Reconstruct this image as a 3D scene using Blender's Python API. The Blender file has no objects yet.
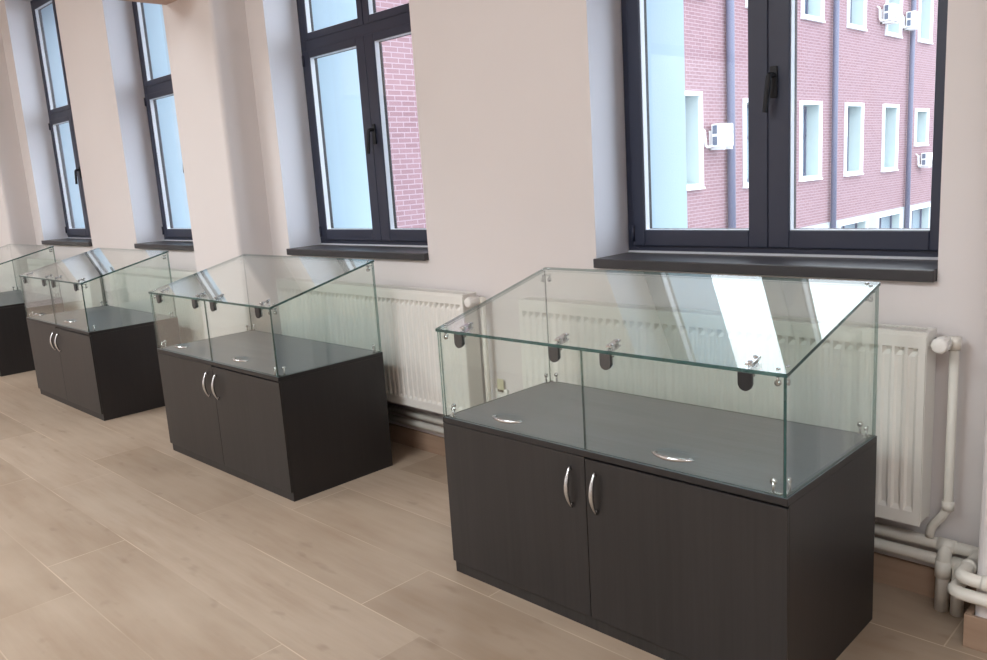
import bpy, math, random
from mathutils import Vector, Matrix
random.seed(7)
S = bpy.context.scene
COL = S.collection

# ------------------------------------------------------------------ helpers
class MB:
    """collects boxes, quads, tubes; build() links them as one mesh object"""
    def __init__(self): self.v = []; self.f = []; self.m = []; self.sm = []
    def add(self, vs, fs, mi=0, smooth=False):
        n = len(self.v); self.v += [tuple(p) for p in vs]
        for k, f in enumerate(fs):
            self.f.append(tuple(n + i for i in f)); self.m.append(mi[k] if isinstance(mi, (list, tuple)) else mi); self.sm.append(smooth)
        return self
    def quad(self, a, b, c, d, mi=0): return self.add([a, b, c, d], [(0, 1, 2, 3)], mi)
    def box(self, x0, x1, y0, y1, z0, z1, mi=0):
        vs = [(x, y, z) for z in (z0, z1) for y in (y0, y1) for x in (x0, x1)]
        return self.add(vs, [(0, 2, 3, 1), (4, 5, 7, 6), (0, 1, 5, 4), (2, 6, 7, 3), (0, 4, 6, 2), (1, 3, 7, 5)], mi)
    def prism(self, poly, axis, a, b, mi=0, mside=None, smooth=False):
        """poly: 2d outline, extruded along axis from a to b (x: (y,z); y: (x,z); z: (x,y))"""
        def P(p, t):
            return {'x': (t, p[0], p[1]), 'y': (p[0], t, p[1]), 'z': (p[0], p[1], t)}[axis]
        n = len(poly)
        vs = [P(p, a) for p in poly] + [P(p, b) for p in poly]
        fs = [tuple(range(n))[::-1], tuple(range(n, 2 * n))] + [(i, (i + 1) % n, n + (i + 1) % n, n + i) for i in range(n)]
        s = mi if mside is None else mside
        return self.add(vs, fs, [mi, mi] + [s] * n, smooth)
    def tube(self, path, r, seg=12, mi=0, cap=True):
        """round tube along path; r may be a list"""
        pts = [Vector(p) for p in path]; n = len(pts)
        rs = r if isinstance(r, (list, tuple)) else [r] * n
        vs = []; prev = None
        for i, p in enumerate(pts):
            t = (pts[min(i + 1, n - 1)] - pts[max(i - 1, 0)]).normalized()
            if prev is None:
                ref = Vector((0, 0, 1)) if abs(t.z) < .9 else Vector((1, 0, 0))
                u = t.cross(ref).normalized()
            else:
                u = (prev - t * prev.dot(t)).normalized()
            prev = u; w = t.cross(u)
            for k in range(seg):
                a = 2 * math.pi * k / seg
                vs.append(p + (u * math.cos(a) + w * math.sin(a)) * rs[i])
        fs = [(i * seg + k, i * seg + (k + 1) % seg, (i + 1) * seg + (k + 1) % seg, (i + 1) * seg + k) for i in range(n - 1) for k in range(seg)]
        if cap: fs += [tuple(range(seg))[::-1], tuple(range((n - 1) * seg, n * seg))]
        return self.add(vs, fs, mi, True)
    def build(self, name, mats, parent=None, bevel=0, seg=2, auto=True):
        me = bpy.data.meshes.new(name); me.from_pydata(self.v, [], self.f)
        for m in (mats if isinstance(mats, (list, tuple)) else [mats]): me.materials.append(m)
        me.polygons.foreach_set('material_index', self.m)
        me.polygons.foreach_set('use_smooth', self.sm)
        me.update()
        o = bpy.data.objects.new(name, me); COL.objects.link(o)
        if parent is not None: o.parent = parent
        if bevel:
            b = o.modifiers.new('bevel', 'BEVEL'); b.width = bevel; b.segments = seg; b.limit_method = 'ANGLE'; b.angle_limit = math.radians(50)
            b.harden_normals = False
        return o

def bend(path, r=.04, n=6):
    """round the corners of a polyline"""
    P = [Vector(p) for p in path]; out = [P[0]]
    for i in range(1, len(P) - 1):
        a, b, c = P[i - 1], P[i], P[i + 1]
        d = min(r, (a - b).length * .49, (c - b).length * .49)
        s = b + (a - b).normalized() * d; e = b + (c - b).normalized() * d
        for k in range(n + 1):
            t = k / n; out.append(s * (1 - t) ** 2 + b * 2 * t * (1 - t) + e * t * t)
    out.append(P[-1]); return out

def tag(o, label=None, cat=None, group=None, kind=None):
    for k, v in (('label', label), ('category', cat), ('group', group), ('kind', kind)):
        if v: o[k] = v
    return o
def empty(name, loc=(0, 0, 0)):
    o = bpy.data.objects.new(name, None); COL.objects.link(o); o.location = loc; o.empty_display_size = .1
    return o
def copy_tree(o, parent=None):
    c = o.copy(); COL.objects.link(c); c.parent = parent
    for ch in list(o.children): copy_tree(ch, c)
    return c
def struct(o): o['kind'] = 'structure'; return o

# ------------------------------------------------------------------ materials
def lin(c): return tuple(((v / 255) / 12.92 if v / 255 <= .04045 else ((v / 255 + .055) / 1.055) ** 2.4) for v in c) + (1,)
class NT:
    def __init__(self, name):
        self.mat = bpy.data.materials.new(name); self.mat.use_nodes = True
        self.t = self.mat.node_tree; self.t.nodes.clear()
        self.out = self.n('ShaderNodeOutputMaterial')
    def n(self, kind, **kw):
        x = self.t.nodes.new(kind)
        for k, v in kw.items():
            if k in x.inputs: x.inputs[k].default_value = v
            else: setattr(x, k, v)
        return x
    def l(self, a, b): self.t.links.new(a, b)
    def math(self, op, a, b=None, clamp=False):
        x = self.n('ShaderNodeMath', operation=op); x.use_clamp = clamp
        for i, v in enumerate((a, b)):
            if v is None: continue
            if isinstance(v, (int, float)): x.inputs[i].default_value = v
            else: self.l(v, x.inputs[i])
        return x.outputs[0]
    def mix(self, f, a, b, blend='MIX'):
        x = self.n('ShaderNodeMix', data_type='RGBA', blend_type=blend)
        for s, v in ((x.inputs[0], f), (x.inputs[6], a), (x.inputs[7], b)):
            if isinstance(v, (int, float, tuple)): s.default_value = v
            else: self.l(v, s)
        return x.outputs[2]
    def bsdf(self, **kw):
        b = self.n('ShaderNodeBsdfPrincipled', **kw); self.l(b.outputs[0], self.out.inputs[0]); return b
def noise(N, vec, scale, detail=3, rough=.5):
    x = N.n('ShaderNodeTexNoise'); x.inputs['Scale'].default_value = scale; x.inputs['Detail'].default_value = detail; x.inputs['Roughness'].default_value = rough
    if vec is not None: N.l(vec, x.inputs['Vector'])
    return x
def mapping(N, src, scale=(1, 1, 1), loc=(0, 0, 0)):
    m = N.n('ShaderNodeMapping'); m.inputs['Scale'].default_value = scale; m.inputs['Location'].default_value = loc
    N.l(src, m.inputs['Vector']); return m.outputs[0]
def plain(name, rgb, rough=.5, metal=0, var=.06, scale=30, spec=.5, bump=0):
    N = NT(name); c = lin(rgb); tc = N.n('ShaderNodeTexCoord')
    nz = noise(N, tc.outputs['Object'], scale)
    d = tuple(v * (1 - var) for v in c[:3]) + (1,); e = tuple(min(1, v * (1 + var)) for v in c[:3]) + (1,)
    b = N.bsdf(Roughness=rough, Metallic=metal); b.inputs['Specular IOR Level'].default_value = spec
    N.l(N.mix(nz.outputs[0], d, e), b.inputs['Base Color'])
    if bump:
        bp = N.n('ShaderNodeBump', Strength=bump, Distance=.002); N.l(nz.outputs[0], bp.inputs['Height']); N.l(bp.outputs[0], b.inputs['Normal'])
    return N.mat
def plaster(name, rgb, var=.05, bump=.12):
    N = NT(name); c = lin(rgb); g = N.n('ShaderNodeNewGeometry')
    a = noise(N, g.outputs['Position'], .8, 3); f = noise(N, g.outputs['Position'], 90, 4)
    d = tuple(v * (1 - var) for v in c[:3]) + (1,); e = tuple(min(1, v * (1 + var)) for v in c[:3]) + (1,)
    b = N.bsdf(Roughness=.85); b.inputs['Specular IOR Level'].default_value = .25
    N.l(N.mix(a.outputs[0], d, e), b.inputs['Base Color'])
    bp = N.n('ShaderNodeBump', Strength=bump, Distance=.002); N.l(f.outputs[0], bp.inputs['Height']); N.l(bp.outputs[0], b.inputs['Normal'])
    return N.mat
def laminate(name, dark, light, along, rough):
    """dark wood-grain board, grain running along one axis"""
    N = NT(name); tc = N.n('ShaderNodeTexCoord')
    sc = {'z': (70, 70, 1.6), 'x': (1.6, 70, 70)}[along]
    v = mapping(N, tc.outputs['Object'], sc); n1 = noise(N, v, 1.0, 4, .6)
    v2 = mapping(N, tc.outputs['Object'], tuple(s * .16 for s in sc)); n2 = noise(N, v2, 1.0, 3)
    f = N.math('ADD', N.math('MULTIPLY', n1.outputs[0], .6), N.math('MULTIPLY', n2.outputs[0], .4))
    f = N.math('MULTIPLY', N.math('SUBTRACT', f, .35), 3.0, True)
    b = N.bsdf(Roughness=rough); b.inputs['Specular IOR Level'].default_value = .45
    N.l(N.mix(f, lin(dark), lin(light)), b.inputs['Base Color'])
    bp = N.n('ShaderNodeBump', Strength=.12, Distance=.001); N.l(n1.outputs[0], bp.inputs['Height']); N.l(bp.outputs[0], b.inputs['Normal'])
    return N.mat
def thin_glass(name, tint, f0=.045, gloss=(1, 1, 1, 1)):
    """one surface of a clear pane: straight-through plus a mirror reflection that grows at grazing angles"""
    N = NT(name)
    lw = N.n('ShaderNodeLayerWeight', Blend=.5)
    f = N.math('POWER', lw.outputs['Facing'], 5.0)
    f = N.math('ADD', N.math('MULTIPLY', f, 1 - f0), f0, True)
    tr = N.n('ShaderNodeBsdfTransparent', Color=tint); gl = N.n('ShaderNodeBsdfGlossy', Color=gloss, Roughness=.0)
    mx = N.n('ShaderNodeMixShader'); N.l(f, mx.inputs[0]); N.l(tr.outputs[0], mx.inputs[1]); N.l(gl.outputs[0], mx.inputs[2])
    N.l(mx.outputs[0], N.out.inputs[0]); return N.mat

M = {}
M['wall'] = plaster('wall_plaster', (223, 217, 216))
M['reveal'] = plaster('daylit_reveal_plaster', (236, 239, 248))  # bluish white of the daylight put into the reveal colour
M['beam'] = plaster('beam_plaster', (196, 172, 164))
M['ceiling'] = plaster('ceiling_plaster', (232, 228, 222))
M['stucco'] = plaster('sky_tinted_stucco', (190, 214, 228), .04, .5)  # blue cast of the sky light tinted into the stucco
M['frame'] = plain('dark_window_frame', (43, 48, 67), .42, var=.04)
M['bead'] = plain('pale_glazing_bead', (236, 240, 246), .35, var=.02)
M['gasket'] = plain('black_gasket', (22, 24, 30), .6)
M['sealant'] = plain('white_sealant', (205, 208, 215), .5)
M['sill'] = plain('dark_sill_board', (56, 54, 58), .36, var=.12, scale=14)
M['window_glass'] = thin_glass('window_glass', (.97, .985, 1, 1), .04)
M['glass'] = thin_glass('clear_case_glass', (.955, .978, .970, 1), .058)
M['tube_white'] = plain('white_painted_pipe', (224, 219, 210), .4, var=.05, scale=12)
M['enamel'] = plain('white_radiator_enamel', (232, 230, 225), .32, var=.02)
M['slot'] = plain('radiator_slot_shade', (96, 94, 92), .7)
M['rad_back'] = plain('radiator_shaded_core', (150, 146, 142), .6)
M['plastic'] = plain('white_plastic', (236, 234, 230), .35, var=.02)
M['chrome'] = plain('brushed_chrome', (205, 207, 208), .22, 1, .05, 60)
M['steel'] = plain('dull_steel', (92, 94, 96), .35, .9, .1, 80)
M['black_clip'] = plain('black_hinge_plate', (30, 32, 36), .35, .2)
M['lam_door'] = laminate('charcoal_laminate_upright', (36, 34, 34), (46, 43, 43), 'z', .42)
M['lam_side'] = laminate('charcoal_laminate_side', (32, 30, 31), (40, 37, 38), 'z', .45)
M['lam_top'] = laminate('sheen_lightened_laminate_deck', (84, 90, 96), (100, 106, 113), 'x', .34)  # same charcoal board, its bluish sheen put into a lighter base colour
M['plinth'] = laminate('charcoal_laminate_plinth', (34, 32, 31), (50, 47, 46), 'z', .5)
M['yellow'] = plain('yellow_tag', (206, 203, 168), .5)
M['brass'] = plain('dull_brass', (90, 80, 58), .4, .7)
M['trim_white'] = plain('white_window_surround', (240, 244, 246), .7, var=.03, scale=5)
M['ac_white'] = plain('white_ac_casing', (240, 242, 240), .5, var=.03, scale=4)
M['ac_dark'] = plain('dark_ac_grille', (96, 108, 128), .6)
M['drain'] = plain('grey_drain_pipe', (98, 102, 124), .5, var=.06, scale=3)
M['concrete'] = plaster('grey_plinth_render', (176, 182, 188), .08)
M['asphalt'] = plaster('grey_paving', (128, 128, 130), .1)
M['far_reveal'] = plain('pale_far_reveal', (196, 210, 208), .8, var=.03, scale=3)
M['far_pane'] = plain('far_window_pane', (150, 166, 178), .12, .1, .1, 2)

def glass_edge(name, solid, c0, c1):
    N = NT(name)
    tc = N.n('ShaderNodeTexCoord'); nz = noise(N, tc.outputs['Object'], 9)
    b = N.n('ShaderNodeBsdfPrincipled', Roughness=.12)
    N.l(N.mix(nz.outputs[0], c0, c1), b.inputs['Base Color'])
    tr = N.n('ShaderNodeBsdfTransparent', Color=(.55, .72, .69, 1))
    mx = N.n('ShaderNodeMixShader'); mx.inputs[0].default_value = solid
    N.l(tr.outputs[0], mx.inputs[1]); N.l(b.outputs[0], mx.inputs[2]); N.l(mx.outputs[0], N.out.inputs[0])
    return N.mat
M['edge'] = glass_edge('green_glass_edge', .88, (.008, .036, .036, 1), (.025, .095, .088, 1)); M['edge_soft'] = glass_edge('pale_glass_edge', .5, (.07, .095, .092, 1), (.13, .16, .155, 1))

def floor_mat():
    N = NT('wood_look_floor_tile'); g = N.n('ShaderNodeNewGeometry')
    v = mapping(N, g.outputs['Position'], (1, 1, 1), (2.53 + 1.38 * 12, 1.323 + .341 * 40, 0))
    br = N.n('ShaderNodeTexBrick', offset=.25, offset_frequency=2, squash=1)
    N.l(v, br.inputs['Vector'])
    for k, x in (('Color1', (0, 0, 0, 1)), ('Color2', (1, 1, 1, 1)), ('Mortar', (.5, .5, .5, 1)), ('Scale', 1), ('Mortar Size', .0026), ('Mortar Smooth', .3), ('Bias', 0), ('Brick Width', 1.38), ('Row Height', .341)):
        br.inputs[k].default_value = x
    base = N.mix(br.outputs['Color'], lin((158, 139, 120)), lin((184, 166, 148)))
    gr = noise(N, mapping(N, g.outputs['Position'], (1.6, 16, 1)), 1.0, 5, .6)
    f = N.math('MULTIPLY', N.math('SUBTRACT', gr.outputs[0], .32), 2.4, True)
    base = N.mix(N.math('MULTIPLY', f, .55), base, lin((148, 124, 102)))
    cl = noise(N, mapping(N, g.outputs['Position'], (1.2, 2.4, 1)), 1.3, 3)
    base = N.mix(N.math('MULTIPLY', N.math('SUBTRACT', cl.outputs[0], .38), 1.6, True), base, lin((188, 171, 153)))
    kn = noise(N, mapping(N, g.outputs['Position'], (5, 11, 1)), 1.0, 2)
    k = N.math('MULTIPLY', N.math('SUBTRACT', kn.outputs[0], .64), 6.0, True)
    base = N.mix(N.math('MULTIPLY', k, .5), base, lin((120, 98, 80)))
    gn = noise(N, g.outputs['Position'], 1.9, 2)
    gm = N.math('ADD', N.math('MULTIPLY', N.math('SUBTRACT', gn.outputs[0], .42), 4.0, True), .12, True)
    base = N.mix(N.math('MULTIPLY', br.outputs['Fac'], N.math('MULTIPLY', gm, .8)), base, lin((212, 194, 172)))
    b = N.bsdf(); b.inputs['Specular IOR Level'].default_value = .45
    N.l(base, b.inputs['Base Color'])
    N.l(N.math('ADD', N.math('MULTIPLY', gr.outputs[0], .12), .36), b.inputs['Roughness'])
    bp = N.n('ShaderNodeBump', Strength=.08, Distance=.002); N.l(gr.outputs[0], bp.inputs['Height']); N.l(bp.outputs[0], b.inputs['Normal'])
    return N.mat
M['floor'] = floor_mat()
def skirting_mat():
    N = NT('brown_tile_skirting'); g = N.n('ShaderNodeNewGeometry')
    gr = noise(N, mapping(N, g.outputs['Position'], (2, 2, 26)), 1.0, 4)
    b = N.bsdf(Roughness=.5)
    N.l(N.mix(gr.outputs[0], lin((140, 112, 94)), lin((176, 150, 128))), b.inputs['Base Color']); return N.mat
M['skirting'] = skirting_mat()
def brick_mat():
    N = NT('hazy_red_brick_facade'); g = N.n('ShaderNodeNewGeometry')
    sp = N.n('ShaderNodeSeparateXYZ'); N.l(g.outputs['Position'], sp.inputs[0])
    cb = N.n('ShaderNodeCombineXYZ'); N.l(N.math('ADD', sp.outputs[1], sp.outputs[0]), cb.inputs[0]); N.l(N.math('ADD', sp.outputs[2], 20), cb.inputs[1])
    br = N.n('ShaderNodeTexBrick', offset=.5); N.l(cb.outputs[0], br.inputs['Vector'])
    for k, x in (('Color1', lin((137, 103, 107))), ('Color2', lin((149, 115, 119))), ('Mortar', lin((172, 152, 158))), ('Scale', 1), ('Mortar Size', .009), ('Mortar Smooth', .2), ('Brick Width', .27), ('Row Height', .082)):
        br.inputs[k].default_value = x
    nz = noise(N, g.outputs['Position'], .9, 4)
    b = N.bsdf(Roughness=.9); b.inputs['Specular IOR Level'].default_value = .2
    N.l(N.mix(N.math('MULTIPLY', nz.outputs[0], .35), br.outputs['Color'], lin((154, 134, 146))), b.inputs['Base Color']); return N.mat  # pale outdoor haze mixed into the brick colour
M['brick'] = brick_mat()

# ------------------------------------------------------------------ measured layout (metres; wall face y = 0, floor z = 0)
WIN_X = [-1.331, -3.8985, -6.395, -8.88]      # left edge of each window opening
WW, ZS, ZH = 1.413, 1.16, 3.66                  # opening width, sill top, head
YF, YO = .247, .772                              # frame plane, outer wall face
FZ = -.012                                      # floor level
ROOM = (-13.0, 4.2, -8.0)                       # x left, x right, y front
CEIL = 4.1
PIL = [(.295, .98), (-4.80, -4.12), (-9.85, -9.15)]
PIL_D = .25

def grid_wall(mb, us, vs, holes, P, mi):
    """flat wall made of rectangles that leave the holes open; P maps (u,v) to a point"""
    us = sorted(set(us + [h[0] for h in holes] + [h[1] for h in holes])); vs = sorted(set(vs + [h[2] for h in holes] + [h[3] for h in holes]))
    for i in range(len(us) - 1):
        for j in range(len(vs) - 1):
            cu, cv = (us[i] + us[i + 1]) / 2, (vs[j] + vs[j + 1]) / 2
            if any(h[0] < cu < h[1] and h[2] < cv < h[3] for h in holes): continue
            mb.quad(P(us[i], vs[j]), P(us[i + 1], vs[j]), P(us[i + 1], vs[j + 1]), P(us[i], vs[j + 1]), mi)

# ---- room shell
xl, xr, yf = ROOM
struct(MB().box(xl - .2, xr + .2, yf - .2, YO, -.2, FZ).build('floor', M['floor']))
struct(MB().box(xl - .2, xr + .2, yf - .2, YO, CEIL, CEIL + .2).build('ceiling', M['ceiling']))
w = MB(); holes = [(x, x + WW, ZS - .043, ZH) for x in WIN_X]
grid_wall(w, [xl - .2, xr + .2], [FZ, CEIL], holes, lambda u, v: (u, 0, v), 0)
grid_wall(w, [xl - .2, xr + .2], [FZ, CEIL], holes, lambda u, v: (u, YO, v), 2)
for a, b, c, d in holes:
    ym = YF + .035
    for y0, y1, mi in ((0, ym, 1), (ym, YO, 2)):
        w.quad((a, y0, c), (a, y1, c), (a, y1, d), (a, y0, d), mi); w.quad((b, y0, c), (b, y1, c), (b, y1, d), (b, y0, d), mi)
        w.quad((a, y0, c), (b, y0, c), (b, y1, c), (a, y1, c), mi); w.quad((a, y0, d), (b, y0, d), (b, y1, d), (a, y1, d), mi)
struct(w.build('wall_back', [M['wall'], M['reveal'], M['stucco']]))
struct(MB().box(xl - .2, xl, yf, 0, FZ, CEIL).build('wall_left', M['wall']))
struct(MB().box(xr, xr + .2, yf, 0, FZ, CEIL).build('wall_right', M['wall']))
struct(MB().box(xl - .2, xr + .2, yf - .2, yf, FZ, CEIL).build('wall_front', M['wall']))
for i, (a, b) in enumerate(PIL):
    struct(MB().box(a, b, -PIL_D, .06, -.06, CEIL + .06).build('wall_pilaster_%d' % (i + 1), M['wall'], bevel=.03, seg=4))
    struct(MB().box(a + .09, b - .07, yf, -PIL_D + .001, 2.825, CEIL).build('trim_%d' % (i + 1), M['beam'], bevel=.006))
sk = MB(); edges = [xl] + [v for p in sorted(PIL) for v in p] + [xr]
for i in range(0, len(edges), 2): sk.box(edges[i], edges[i + 1], -.011, 0, FZ, .1)
for a, b in PIL:
    sk.box(a - .022, b + .022, -PIL_D - .013, -PIL_D, FZ, .1); sk.box(a - .022, a, -PIL_D, -.011, FZ, .1); sk.box(b, b + .022, -PIL_D, -.011, FZ, .1)
struct(sk.build('baseboard_back', M['skirting'], bevel=.002))

# ---- windows
def ring(mb, x0, x1, z0, z1, l, r, b, t, y0, y1, mi=0):
    """rectangular frame with the given member widths"""
    mb.box(x0, x0 + l, y0, y1, z0, z1, mi); mb.box(x1 - r, x1, y0, y1, z0, z1, mi)
    mb.box(x0 + l, x1 - r, y0, y1, z0, z0 + b, mi); mb.box(x0 + l, x1 - r, y0, y1, z1 - t, z1, mi)
def make_window():
    root = empty('window_1')
    f = MB(); y0, y1 = YF, YF + .075
    ring(f, .002, WW - .002, ZS, ZH - .002, .055, .055, .05, .06, y0, y1)
    f.box(.057, WW - .057, y0, y1, 2.41, 2.50); f.box(.665, .735, y0, y1, 2.50, ZH - .06); f.box(.68, .71, y0 + .02, y1, ZS + .05, 2.41)
    f.build('window_frame', M['frame'], root, .003)
    MB().box(.002, WW - .002, YF - .006, YF + .001, ZS - .001, ZS + .008).build('sealant_strip', M['sealant'], root)
    def lite(par, x0, x1, z0, z1, yg):
        """pane with its pale outer bead and black gasket"""
        MB().box(x0 - .01, x1 + .01, yg, yg + .003, z0 - .01, z1 + .01).build('pane', M['window_glass'], par)
        b = MB(); ring(b, x0 - .012, x1 + .012, z0 - .012, z1 + .012, .0145, .0145, .0145, .0145, yg + .004, yg + .034); b.build('glazing_bead', M['bead'], par)
        g = MB(); ring(g, x0 - .012, x1 + .012, z0 - .012, z1 + .012, .0155, .0155, .0155, .0155, yg + .0345, yg + .052); g.build('gasket', M['gasket'], par)
    for k, (sx0, sx1, gl, gr) in enumerate(((.04, .703, .105, .619), (.705, WW - .04, .793, 1.314))):
        s = MB(); ring(s, sx0, sx1, ZS + .032, 2.425, gl - sx0, sx1 - gr, 1.264 - ZS - .032, 2.425 - 2.38, YF - .016, YF + .05)
        so = s.build('sash', M['frame'], root, .004)
        lite(so, gl, gr, 1.264, 2.38, YF - .010)
        hx = sx0 + .004 if k == 0 else sx1 - .004
        for hz in (1.215, 2.33):
            MB().tube([(hx, YF - .02, hz), (hx, YF - .02, hz + .07)], .008, 10).build('hinge', M['frame'], so)
        if k == 1:
            h = MB(); h.box(.716, .746, YF - .026, YF - .016, 1.785, 1.905)
            h.tube(bend([(.731, YF - .02, 1.872), (.731, YF - .062, 1.872), (.716, YF - .066, 1.73)], .018), [.011] * 9 + [.0095], 10)
            h.build('handle', M['gasket'], so, .003)
    for gl, gr in ((.095, .645), (.755, 1.322)):
        u = MB(); ring(u, gl - .05, gr + .05, 2.49, ZH - .05, .05, .05, .045, .05, YF - .006, YF + .05)
        uo = u.build('upper_sash', M['frame'], root, .003)
        lite(uo, gl, gr, 2.535, ZH - .10, YF - .002)
    MB().box(.002, WW - .002, -.029, YF + .04, ZS - .043, ZS - .001).build('sill', M['sill'], root, .004)
    MB().box(.002, WW - .002, YF + .076, YO + .04, ZS - .043, ZS - .005).build('outer_sill', M['concrete'], root)
    return root
w1 = make_window()
for i, x in enumerate(WIN_X):
    o = w1 if i == 0 else copy_tree(w1)
    o.location = (x, 0, 0); o.name = 'window_%d' % (i + 1); struct(o)

# ------------------------------------------------------------------ display cases (origin: floor, right back corner)
W, D, H, GF, GB = 1.40, .651, .643, .984, 1.139
def case_handle(mb, p0, p1, out, bow, r):
    """slender crescent pull between two points, bowed along 'out'"""
    p0, p1, out = Vector(p0), Vector(p1), Vector(out)
    pts, rs = [], []
    for k in range(17):
        t = k / 16; s = math.sin(math.pi * t)
        pts.append(p0.lerp(p1, t) + out * (.004 + bow * s ** .8)); rs.append(r * (.35 + .65 * s))
    mb.tube(pts, rs, 10)
    for t in (.09, .91):
        q = p0.lerp(p1, t); mb.tube([q - out * .002, q + out * (.004 + bow * math.sin(math.pi * t) ** .8)], .0045, 8)
def pane_prism(name, poly, axis, a, b, parent, mi):
    q = MB().prism(poly, axis, a, b, 0, 1); q.m = mi
    return q.build(name, [M['glass'], M['edge'], M['edge_soft']], parent)
def make_case():
    root = empty('display_case'); g = .008
    body = MB()
    fy = -D + .012                                     # front of the carcass, doors sit before it
    body.box(-.018, 0, fy, 0, FZ, H - .022); body.box(-W, -W + .018, fy, 0, FZ, H - .022)
    body.box(-W + .018, -.018, -.018, 0, .04, H - .022); body.box(-W + .018, -.018, fy, -.018, .042, .06)
    body.box(-W / 2 - .009, -W / 2 + .009, fy + .02, -.018, .06, H - .022)
    body.build('cabinet_body', M['lam_side'], root, .001)
    MB().box(-W + .018, -.018, fy + .0005, fy + .018, FZ, .042).build('plinth', M['plinth'], root)
    dk = MB().box(-W, 0, -D, 0, H - .0215, H); dk.m = [1, 0, 1, 1, 1, 1]; dk.build('deck', [M['lam_top'], M['lam_side']], root, .001)
    for k, (a, b, top) in enumerate(((-W, -W / 2 - .0015, H - .0235), (-W / 2 + .0015, 0, H - .0285))):
        d = MB().box(a, b, -D, fy - .001, .04, top).build('door', M['lam_door'], root, .001)
        hx = -W / 2 - .06 if k == 0 else -W / 2 + .045
        h = MB(); case_handle(h, (hx, -D, .43), (hx, -D, .58), (0, -1, 0), .026, .0085); h.build('handle', M['chrome'], d)
    # glass box
    slope = (GB - GF) / D
    zt = lambda y: GF + slope * (y + D)                # underside of the sloping lid at depth y
    gl_ = .011; lid = [(-D - .003, zt(-D - .003)), (-.001, zt(-.001)), (-.001, zt(-.001) + gl_), (-D - .003, zt(-D - .003) + gl_)]
    lm = MB(); x0, x1 = -W + .001, -.001
    vs = [(x, p[0], p[1]) for x in (x0, x1) for p in lid]
    lm.add(vs, [(0, 1, 5, 4), (2, 3, 7, 6), (0, 4, 7, 3), (1, 2, 6, 5), (0, 3, 2, 1), (4, 5, 6, 7)], [0, 0, 1, 2, 2, 1])
    lm.build('glass_lid', [M['glass'], M['edge'], M['edge_soft']], root)
    e = .0008
    for a, em in ((-W + .004, [0, 0, 2, 2, 2, 2]), (-.004 - g, [0, 0, 2, 2, 1, 1])):
        pane_prism('side_glass', [(-D + .002, H + e), (-.013, H + e), (-.013, zt(-.013) - e), (-D + .002, zt(-D + .002) - e)], 'x', a, a + g, root, em)
    bk = MB().box(-W + .004, -.004, -.012, -.004, H + e, zt(-.010) - e)
    bk.m = [1, 1, 0, 0, 1, 1]; bk.build('back_glass', [M['glass'], M['edge_soft']], root)
    for k, (a, b) in enumerate(((-W + .014, -W / 2 - .0015), (-W / 2 + .0015, -.014))):
        z1 = zt(-D + .004) - .003
        p = MB().box(a, b, -D + .004, -D + .004 + g, H + .002, z1); p.m = [2, 2, 0, 0, 2, 1 if k else 2]
        po = p.build('glass_door', [M['glass'], M['edge'], M['edge_soft']], root)
        c = (a + b) / 2
        h = MB(); case_handle(h, (c - .078, -D + .004, .694), (c + .070, -D + .004, .694), (0, -1, 0), .026, .0075); h.build('handle', M['chrome'], po)
        for hx in ((-W + .126, -.81), (-.597, -.122))[k]:
            q = MB(); w2 = .021
            arc = [(hx + w2 * math.cos(t), z1 - .030 + w2 * math.sin(t)) for t in [math.pi + math.pi * i / 10 for i in range(11)]]
            q.prism([(hx - w2, z1 + .001)] + arc + [(hx + w2, z1 + .001)], 'y', -D - .004, -D + .0035, 1)
            q.prism([(hx - w2 * .8, z1 + .001)] + [(hx + (x - hx) * .8, z1 - .03 + (z - z1 + .03) * .8) for x, z in arc] + [(hx + w2 * .8, z1 + .001)], 'y', -D + .0105, -D + .016, 0)
            q.tube([(hx - .019, -D + .016, z1 - .006), (hx + .019, -D + .016, z1 - .006)], .006, 10)
            ya, yb = -D + .018, -D + .070                # arm clamped to the lid, above and below it
            for off in (gl_ + .0005, -.0055):
                q.add([(hx + s * .011, y, zt(y) + off + o) for o in (0, .005) for y in (ya, yb) for s in (-1, 1)],
                      [(0, 2, 3, 1), (4, 5, 7, 6), (0, 1, 5, 4), (2, 6, 7, 3), (0, 4, 6, 2), (1, 3, 7, 5)])
            for s in (-1, 1):
                yy = -D + .045 + s * .016
                q.tube([(hx, yy, zt(yy) - .008), (hx, yy, zt(yy) + gl_ + .008)], .0075, 10)
            q.build('hinge', [M['chrome'], M['steel' if (k, hx) != (1, -.122) else 'black_clip']], po)
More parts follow.
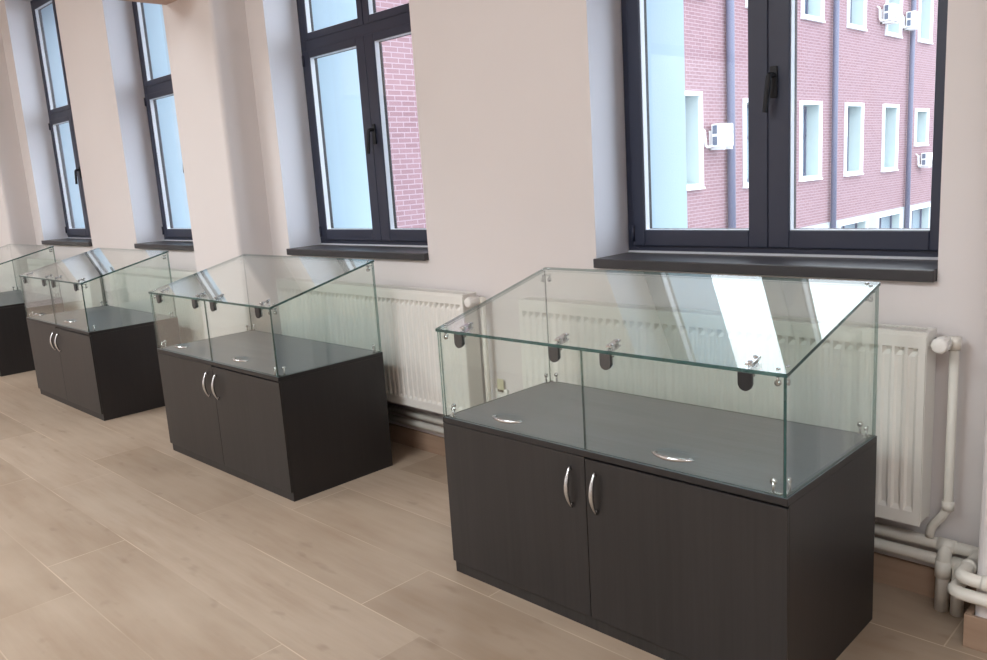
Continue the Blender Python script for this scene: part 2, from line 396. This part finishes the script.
    # corner clips inside the glass box, at the deck and under the lid
    for cx, sx in ((-W + .012, 1), (-.012, -1)):
        for cy, sy in ((-D + .012, 1), (-.012, -1)):
            for low in (True, False):
                q = MB(); up = 1 if low else -1
                o36, hh = (.036, .034) if low else (.024, .022)
                zb = H + .001 if low else min(zt(cy), zt(cy + sy * .05)) - .004
                z2 = zb + up * hh
                for px, py, nx, ny in ((cx + sx * o36, cy + sy * .004, 0, -sy), (cx + sx * .004, cy + sy * o36, -sx, 0)):
                    q.tube([(px, py, zb), (px, py, z2)], .0042, 8)
                    q.tube([(px - nx * .005, py - ny * .005, z2), (px + nx * .003, py + ny * .003, z2)], .0088, 12)
                za, zc = (zb, zb + .003) if low else (zb - .003, zb)
                q.box(min(cx, cx + sx * (o36 + .008)), max(cx, cx + sx * (o36 + .008)), min(cy, cy + sy * .012), max(cy, cy + sy * .012), za, zc)
                q.box(min(cx, cx + sx * .012), max(cx, cx + sx * .012), min(cy, cy + sy * (o36 + .008)), max(cy, cy + sy * (o36 + .008)), za, zc)
                if not low:
                    for px, py in ((cx + sx * o36, cy + sy * .006), (cx + sx * .006, cy + sy * o36)):
                        MB().tube([(px, py, zt(py) + gl_), (px, py, zt(py) + gl_ + .0025)], .006, 10).build('lid_screw', M['chrome'], root)
                q.build('corner_clip', M['chrome'], root)
    return root
c1 = make_case()
CASES = [(0, -.275, 'nearest display case, charcoal cabinet under a sloping glass top, below the big window at right'),
         (-2.607, -.279, 'second display case from the right, charcoal cabinet with glass top, middle of the floor'),
         (-5.123, -.285, 'third display case from the right, charcoal cabinet partly hidden behind the second case'),
         (-7.66, -.285, 'farthest display case, cut off by the left edge of the photo')]
for i, (x, y, lab) in enumerate(CASES):
    o = c1 if i == 0 else copy_tree(c1)
    o.location = (x, y, 0); tag(o, lab, 'display case', 'glass topped display cases in a row along the windows')

# ------------------------------------------------------------------ radiators (origin: floor at wall, right end)
RL, RZ0, RZ1 = 1.80, .302, .968
def make_radiator():
    root = empty('radiator'); yb, yfr = -.045, -.14
    p = MB(); pitch = RL / 44; x0 = -RL + .012; n = 43; zc0, zc1 = RZ0 + .045, RZ1 - .052
    X0, X1 = -RL + .003, -.003
    xs = [X0]
    for k in range(n):
        c = -RL + pitch * (k + 1); a, b = c - .0155, c + .0155
        i0, i1, d = c - .007, c + .007, .0042
        L = [(zc0, 0, 1), (zc0 + .016, .009, 0), (zc0 + .07, d, 0), (zc1 - .030, d, 0), (zc1 - .016, .020, 0), (zc1 - .001, .020, 0)]   # height, depth, at rim
        vs = [(a, yfr, zc0), (b, yfr, zc0)]
        for z, dd, rim in L[1:]: vs += [(a, yfr, z), (i0, yfr + dd, z), (i1, yfr + dd, z), (b, yfr, z)]
        vs += [(a, yfr, zc1), (b, yfr, zc1)]
        fs = [(0, 1, 4, 3), (0, 3, 2), (1, 5, 4)]
        for q in range(4):
            n0, n1 = 2 + 4 * q, 6 + 4 * q
            fs += [(n0 + j, n0 + j + 1, n1 + j + 1, n1 + j) for j in range(3)]
        t0 = 2 + 16
        fs += [(t0, t0 + 1, t0 + 2, t0 + 3, t0 + 5, t0 + 4)]
        p.add(vs, fs)
        p.quad((xs[-1], yfr, zc0), (a, yfr, zc0), (a, yfr, zc1), (xs[-1], yfr, zc1)); xs.append(b)
    p.quad((xs[-1], yfr, zc0), (X1, yfr, zc0), (X1, yfr, zc1), (xs[-1], yfr, zc1))
    p.box(X0, X1, yfr, yfr + .012, zc1, RZ1 - .012); p.box(X0, X1, yfr, yfr + .012, RZ0, zc0)
    p.box(X0, X0 + .006, yfr + .0005, yfr + .012, zc0, zc1); p.box(X1 - .006, X1, yfr + .0005, yfr + .012, zc0, zc1)
    p.build('front_panel', M['enamel'], root)
    MB().box(X0, X1, yb - .004, yb + .008, RZ0, RZ1 - .012).build('rear_panel', M['enamel'], root, .003)
    MB().box(X0 + .01, X1 - .01, yfr + .034, yb - .012, RZ0 + .02, RZ1 - .03).build('convector_core', M['rad_back'], root)
    for a in (-RL, -.0025):
        MB().box(a, a + .0025, yfr + .004, yb + .006, RZ0 + .012, RZ1).build('side_panel', M['enamel'], root, .001)
    t = MB(); zt = RZ1
    t.box(-RL + .003, -.003, yfr + .004, yfr + .022, zt - .012, zt); t.box(-RL + .003, -.003, yb - .014, yb + .006, zt - .012, zt)
    k = 0; x = -RL + .002
    while x < -.02:
        w = .0058
        t.add([(x + .012 * s + o, y, z) for z in (zt - .010, zt - .001) for s, y in ((0, yfr + .021), (1, yb - .0135)) for o in (0, w)],
              [(0, 2, 3, 1), (4, 5, 7, 6), (0, 1, 5, 4), (2, 6, 7, 3), (0, 4, 6, 2), (1, 3, 7, 5)])
        x += .0135
    t.box(-.013, -.003, yfr + .02, yb - .012, zt - .012, zt); t.box(-RL + .003, -RL + .012, yfr + .02, yb - .012, zt - .012, zt)
    t.build('top_grille', M['enamel'], root)
    MB().box(-RL + .013, -.013, yfr + .022, yb - .014, zt - .0125, zt - .0112).build('grille_shadow_plate', M['slot'], root)  # dark sheet standing in for the shade between the grille slats
    v = MB(); vx, vz = .036, .930
    v.tube([(vx, -.052, vz), (vx, -.066, vz)], .012, 14); v.tube([(-.006, -.058, vz), (vx, -.058, vz)], .010, 12); 
    v.tube([(vx, -.058, vz), (vx, -.058, vz - .03)], .012, 12); v.tube([(vx + .004, -.058, vz), (vx + .024, -.058, vz)], .013, 12)
    vo = v.build('valve', M['chrome'], root)
    hd = MB(); hd.tube([(vx, -.064, vz), (vx, -.068, vz), (vx, -.080, vz), (vx, -.084, vz), (vx, -.135, vz), (vx, -.143, vz), (vx, -.145, vz)],
            [.017, .0215, .0215, .023, .0255, .023, .018], 20)
    for j in range(10):
        a = 2 * math.pi * j / 10
        hd.tube([(vx + .0235 * math.cos(a), -.09, vz + .0235 * math.sin(a)), (vx + .0255 * math.cos(a), -.133, vz + .0255 * math.sin(a))], .0022, 6)
    hd.build('thermostat_head', M['plastic'], vo)
    for bx in (-RL + .25, -.25):
        MB().box(bx, bx + .03, -.0435, -.0005, RZ0 + .1, RZ1 - .1).build('wall_bracket', M['enamel'], root)
    return root
r1 = make_radiator()
RADS = [(.099, 'white ribbed radiator behind the nearest display case, round valve head at its right end'),
        (-2.085, 'white ribbed radiator between the nearest and second display cases, below the second window'),
        (-4.985, 'white ribbed radiator behind the third display case, seen only through glass'),
        (-7.30, 'white radiator behind the farthest display case, below the leftmost window')]
for i, (x, lab) in enumerate(RADS):
    o = r1 if i == 0 else copy_tree(r1)
    o.location = (x, 0, 0); tag(o, lab, 'radiator', 'white panel radiators under the windows')

# ------------------------------------------------------------------ heating pipes
def pipe(name, path, r, label, group='painted heating pipes', extra=None, rad=.035):
    mb = MB(); mb.tube(bend(path, rad), r, 14)
    if extra: extra(mb)
    return tag(mb.build(name, M['tube_white']), label, 'pipe', group)
def collar(mb, p, q, r): mb.tube([p, q], r, 14)
pipe('riser_pipe', [(.159, -.058, .93), (.159, -.058, .345), (.108, -.055, .275), (.104, -.052, .236)], .0145,
     'thin white pipe dropping from the valve at the right end of the nearest radiator', extra=lambda m: (collar(m, (.159, -.058, .38), (.159, -.058, .35), .019), m.tube([(.159, -.058, .905), (.159, -.058, .947)], .018, 14)))
pipe('riser_pipe', [(-2.026, -.058, .93), (-2.026, -.058, .345), (-2.076, -.055, .275), (-2.08, -.052, .236)], .0145,
     'thin white pipe dropping from the valve of the radiator left of the nearest case', extra=lambda m: (m.tube([(-2.026, -.058, .905), (-2.026, -.058, .947)], .018, 14),))
pipe('supply_pipe', [(-3.98, -.045, .215), (.262, -.045, .215), (.262, -.29, .236), (1.3, -.29, .222)], .0205,
     'upper white pipe along the wall under the radiators, turning out around the right pilaster', extra=lambda m: (collar(m, (.13, -.045, .215), (.185, -.045, .215), .0235), collar(m, (.262, -.20, .228), (.262, -.17, .226), .0235), collar(m, (.325, -.29, .2355), (.345, -.29, .2352), .0235)))
pipe('return_pipe', [(-3.98, -.052, .165), (.242, -.052, .160), (.242, -.285, .178), (1.3, -.285, .165)], .0205,
     'lower white pipe along the wall just above the skirting, turning out around the right pilaster', extra=lambda m: (collar(m, (.18, -.052, .1605), (.235, -.052, .160), .0235),))
pipe('floor_pipe', [(.157, -.045, .213), (.157, -.07, .19), (.155, -.07, FZ)], .0225,
     'left of two short white pipes going into the floor beside the right pilaster', extra=lambda m: collar(m, (.156, -.07, .11), (.156, -.07, .17), .026), rad=.03)
pipe('floor_pipe', [(.205, -.05, .165), (.205, -.075, .15), (.204, -.075, FZ)], .0205,
     'right of two short white pipes going into the floor beside the right pilaster', rad=.02)
# wall socket with a yellow tag
so = empty('wall_socket', (-1.975, 0, .43))
MB().box(-.045, .045, -.016, 0, -.045, .03).build('socket_plate', M['plastic'], so, .006)
MB().tube([(-.015, -.016, -.022), (-.015, -.024, -.022)], .016, 14).build('socket_rim', M['plastic'], so)
MB().box(-.022, .022, -.018, -.0165, .034 - .012, .034 + .05).build('yellow_tag', M['yellow'], so)
MB().box(-.018, .02, -.022, -.0185, .016, .028).build('dark_slot', M['brass'], so)
tag(so, 'small white wall socket with a yellow tag, left of the nearest radiator', 'socket')

# ------------------------------------------------------------------ outside: brick building, air conditioners
FX = -9.5
struct(MB().box(-40, 40, YO + .001, 80, -4.7, -4.5).build('ground', M['asphalt']))
bld = empty('brick_building', (0, 0, 0))
tag(bld, 'long red brick building across the yard seen through the windows', 'building')
zb = -.52
fw = []
for k in range(-3, 7):
    y = 16.98 + 3.16 * k + (-.2 if k < 0 else 0); wd = 1.38
    if k == 4: fw.append((y, y + wd, 1.64, 2.92))
    elif k == -1: fw.append((y - .2, y - .2 + wd, .95, 3.14))
    else: fw.append((y - (.12 if k == 0 else 0), y + wd, .85, 3.03))
    fw.append((y + .05, y + .05 + wd, 5.28, 7.45))
low = [(19.6 + 3.2 * k, 19.6 + 3.2 * k + 2.3, -1.9, -.62) for k in range(-3, 6)]
low = [(a, b, c, d) for a, b, c, d in low if not (28.0 < (a + b) / 2 < 29.5)]
y0b, y1b, ztop = 1.6, 46, 9.2
wl = MB(); grid_wall(wl, [y0b, y1b], [zb, ztop], fw, lambda u, v: (FX, u, v), 0)
wl.quad((FX, y0b, -4.5), (FX - 9, y0b, -4.5), (FX - 9, y0b, ztop), (FX, y0b, ztop)); wl.quad((FX, y1b, -4.5), (FX - 9, y1b, -4.5), (FX - 9, y1b, ztop), (FX, y1b, ztop))
wl.quad((FX - 9, y0b, -4.5), (FX - 9, y1b, -4.5), (FX - 9, y1b, ztop), (FX - 9, y0b, ztop))
wl.build('brick_wall', M['brick'], bld)
pl = MB(); grid_wall(pl, [y0b, y1b], [-4.5, zb], low, lambda u, v: (FX + .05, u, v), 0); pl.quad((FX, y0b, zb), (FX, y1b, zb), (FX + .05, y1b, zb), (FX + .05, y0b, zb))
pl.build('plinth', M['concrete'], bld)
MB().box(FX - 9.2, FX + .35, y0b - .2, y1b + .2, ztop, ztop + .35).build('roof', M['concrete'], bld)
def far_window(a, b, c, d, x, deep=.42, two=True):
    m = MB(); t = .105
    ring(m, a - .02, b + .02, c - .02, d + .02, t, t, t, t, 0, .07)      # built in (u,y,z) then swung round below
    m.v = [(x - .01 + v[1], v[0], v[2]) for v in m.v]
    i0, i1, j0, j1 = a + t - .02, b - t + .02, c + t - .02, d - t + .02
    for p, q in (((i0, j0), (i0, j1)), ((i1, j0), (i1, j1)), ((i0, j0), (i1, j0)), ((i0, j1), (i1, j1))):
        m.quad((x - .012, p[0], p[1]), (x - .012, q[0], q[1]), (x - deep, q[0], q[1]), (x - deep, p[0], p[1]), 1)
    m.box(x - .01, x + .09, a - .03, b + .03, c - .05, c - .0)
    wo = m.build('facade_window', [M['trim_white'], M['far_reveal']], bld)
    MB().box(x - deep - .03, x - deep, i0, i1, j0, j1).build('pane', M['far_pane'], wo)
    f = MB(); ring(f, i0, i1, j0, j1, .07, .07, .08, .08, 0, .05)
    f.box((i0 + i1) / 2 - .035, (i0 + i1) / 2 + .035, 0, .05, j0, j1)
    if d - c > 2: f.box(i0, i1, 0, .05, j0 + (j1 - j0) * .56, j0 + (j1 - j0) * .56 + .07)
    f.v = [(x - deep + v[1], v[0], v[2]) for v in f.v]
    f.build('sash_bars', M['drain'], wo)
for q in fw: far_window(*q, FX)
for q in low: far_window(*q, FX + .05, .3)
for y in (9.6, 16.02, 22.25, 28.75, 35.2):
    MB().tube([(FX + .13, y, -4.5), (FX + .13, y, ztop)], .085 if y != 16.02 else .1, 12).build('drain_pipe', M['drain'], bld)
def ac_unit(y, z, label, sy=.55, sz=.55, sx=.3):
    r = empty('air_conditioner', (FX, y, z)); g = .10
    MB().box(g, g + sx, 0, sy, 0, sz).build('casing', M['ac_white'], r, .03)
    for k in (0, 1):
        MB().box(g + .05, g + sx * .55, -.012, .0, .05 + k * sz * .48, .05 + k * sz * .48 + sz * .36).build('side_grille', M['ac_dark'], r)
    MB().tube([(g + sx, sy * .45, sz * .5), (g + sx + .02, sy * .45, sz * .5)], sz * .38, 24).build('fan_grille', M['ac_white'], r)
    b = MB()
    for yy in (.08, sy - .12): b.box(0.0, g + sx, yy, yy + .05, -.06, -.001); b.box(0.0, .05, yy, yy + .05, -.06, .4)
    b.tube(bend([(.0, -.25, .45), (.09, -.28, .4), (.08, -.2, .0), (g + .05, .05, .05)], .1), .03, 8)
    b.build('bracket', M['ac_white'], r)
    tag(r, label, 'air conditioner', 'air conditioners on the brick wall')
ac_unit(15.1, 1.86, 'white air conditioner beside a thick drain pipe, in the left pane of the nearest window')
ac_unit(26.0, 5.62, 'left of two white air conditioners high on the brick wall', .62, .52)
ac_unit(28.1, 5.58, 'right of two white air conditioners high on the brick wall, on a drain pipe', .55, .52)
ac_unit(30.1, .86, 'small white air conditioner low at the right edge of the window view', .5, .48)

# ------------------------------------------------------------------ light
world = bpy.data.worlds.new('overcast_sky'); S.world = world; world.use_nodes = True
t = world.node_tree; t.nodes.clear()
tc = t.nodes.new('ShaderNodeTexCoord'); sp = t.nodes.new('ShaderNodeSeparateXYZ'); t.links.new(tc.outputs['Generated'], sp.inputs[0])
rp = t.nodes.new('ShaderNodeValToRGB'); t.links.new(sp.outputs[2], rp.inputs[0])
rp.color_ramp.elements[0].position = 0; rp.color_ramp.elements[0].color = (.80, .88, 1, 1)
rp.color_ramp.elements[1].position = .6; rp.color_ramp.elements[1].color = (.90, .96, 1, 1)
bg = t.nodes.new('ShaderNodeBackground'); bg.inputs[1].default_value = 4.4; t.links.new(rp.outputs[0], bg.inputs[0])
ow = t.nodes.new('ShaderNodeOutputWorld'); t.links.new(bg.outputs[0], ow.inputs[0])
def area(name, loc, sx, sy, power, color, rot=(0, 0, 0)):
    l = bpy.data.lights.new(name, 'AREA'); l.shape = 'RECTANGLE'; l.size = sx; l.size_y = sy; l.energy = power; l.color = color
    o = bpy.data.objects.new(name, l); COL.objects.link(o); o.location = loc; o.rotation_euler = rot; return o
for i, (x, y, p) in enumerate(((2.0, -4.2, 128), (-1.6, -4.4, 150), (-6.6, -4.4, 180), (-10.6, -4.0, 130), (-1.6, -6.6, 104), (-6.6, -6.8, 112))):
    area('ceiling_lamp', (x, y, 4.05), 2.2, 1.2, p, (.90, .965, 1.0))

# ------------------------------------------------------------------ camera
F_PX = 818.8; yaw, pit, rol = .7875, -.1875, -.0639
fw_ = Vector((-math.sin(yaw) * math.cos(pit), math.cos(yaw) * math.cos(pit), math.sin(pit)))
rt = Vector((math.cos(yaw), math.sin(yaw), 0)); up = rt.cross(fw_)
r2 = rt * math.cos(rol) + up * math.sin(rol); u2 = -rt * math.sin(rol) + up * math.cos(rol)
cam = bpy.data.cameras.new('camera'); co = bpy.data.objects.new('camera', cam); COL.objects.link(co)
cam.sensor_width = 36; cam.sensor_fit = 'HORIZONTAL'; cam.lens = F_PX / 987 * 36; cam.clip_start = .05; cam.clip_end = 300
m = Matrix((r2, u2, -fw_)).transposed().to_4x4(); m.translation = (.9392, -2.9442, 1.5588); co.matrix_world = m
S.camera = co
S.view_settings.view_transform = 'Standard'; S.view_settings.look = 'None'; S.view_settings.exposure = 0
S.cycles.use_denoising = True
S.cycles.transparent_max_bounces = 40; S.cycles.max_bounces = 10; S.cycles.diffuse_bounces = 5; S.cycles.glossy_bounces = 6
S.cycles.caustics_reflective = False; S.cycles.caustics_refractive = False
S.cycles.sample_clamp_indirect = 6
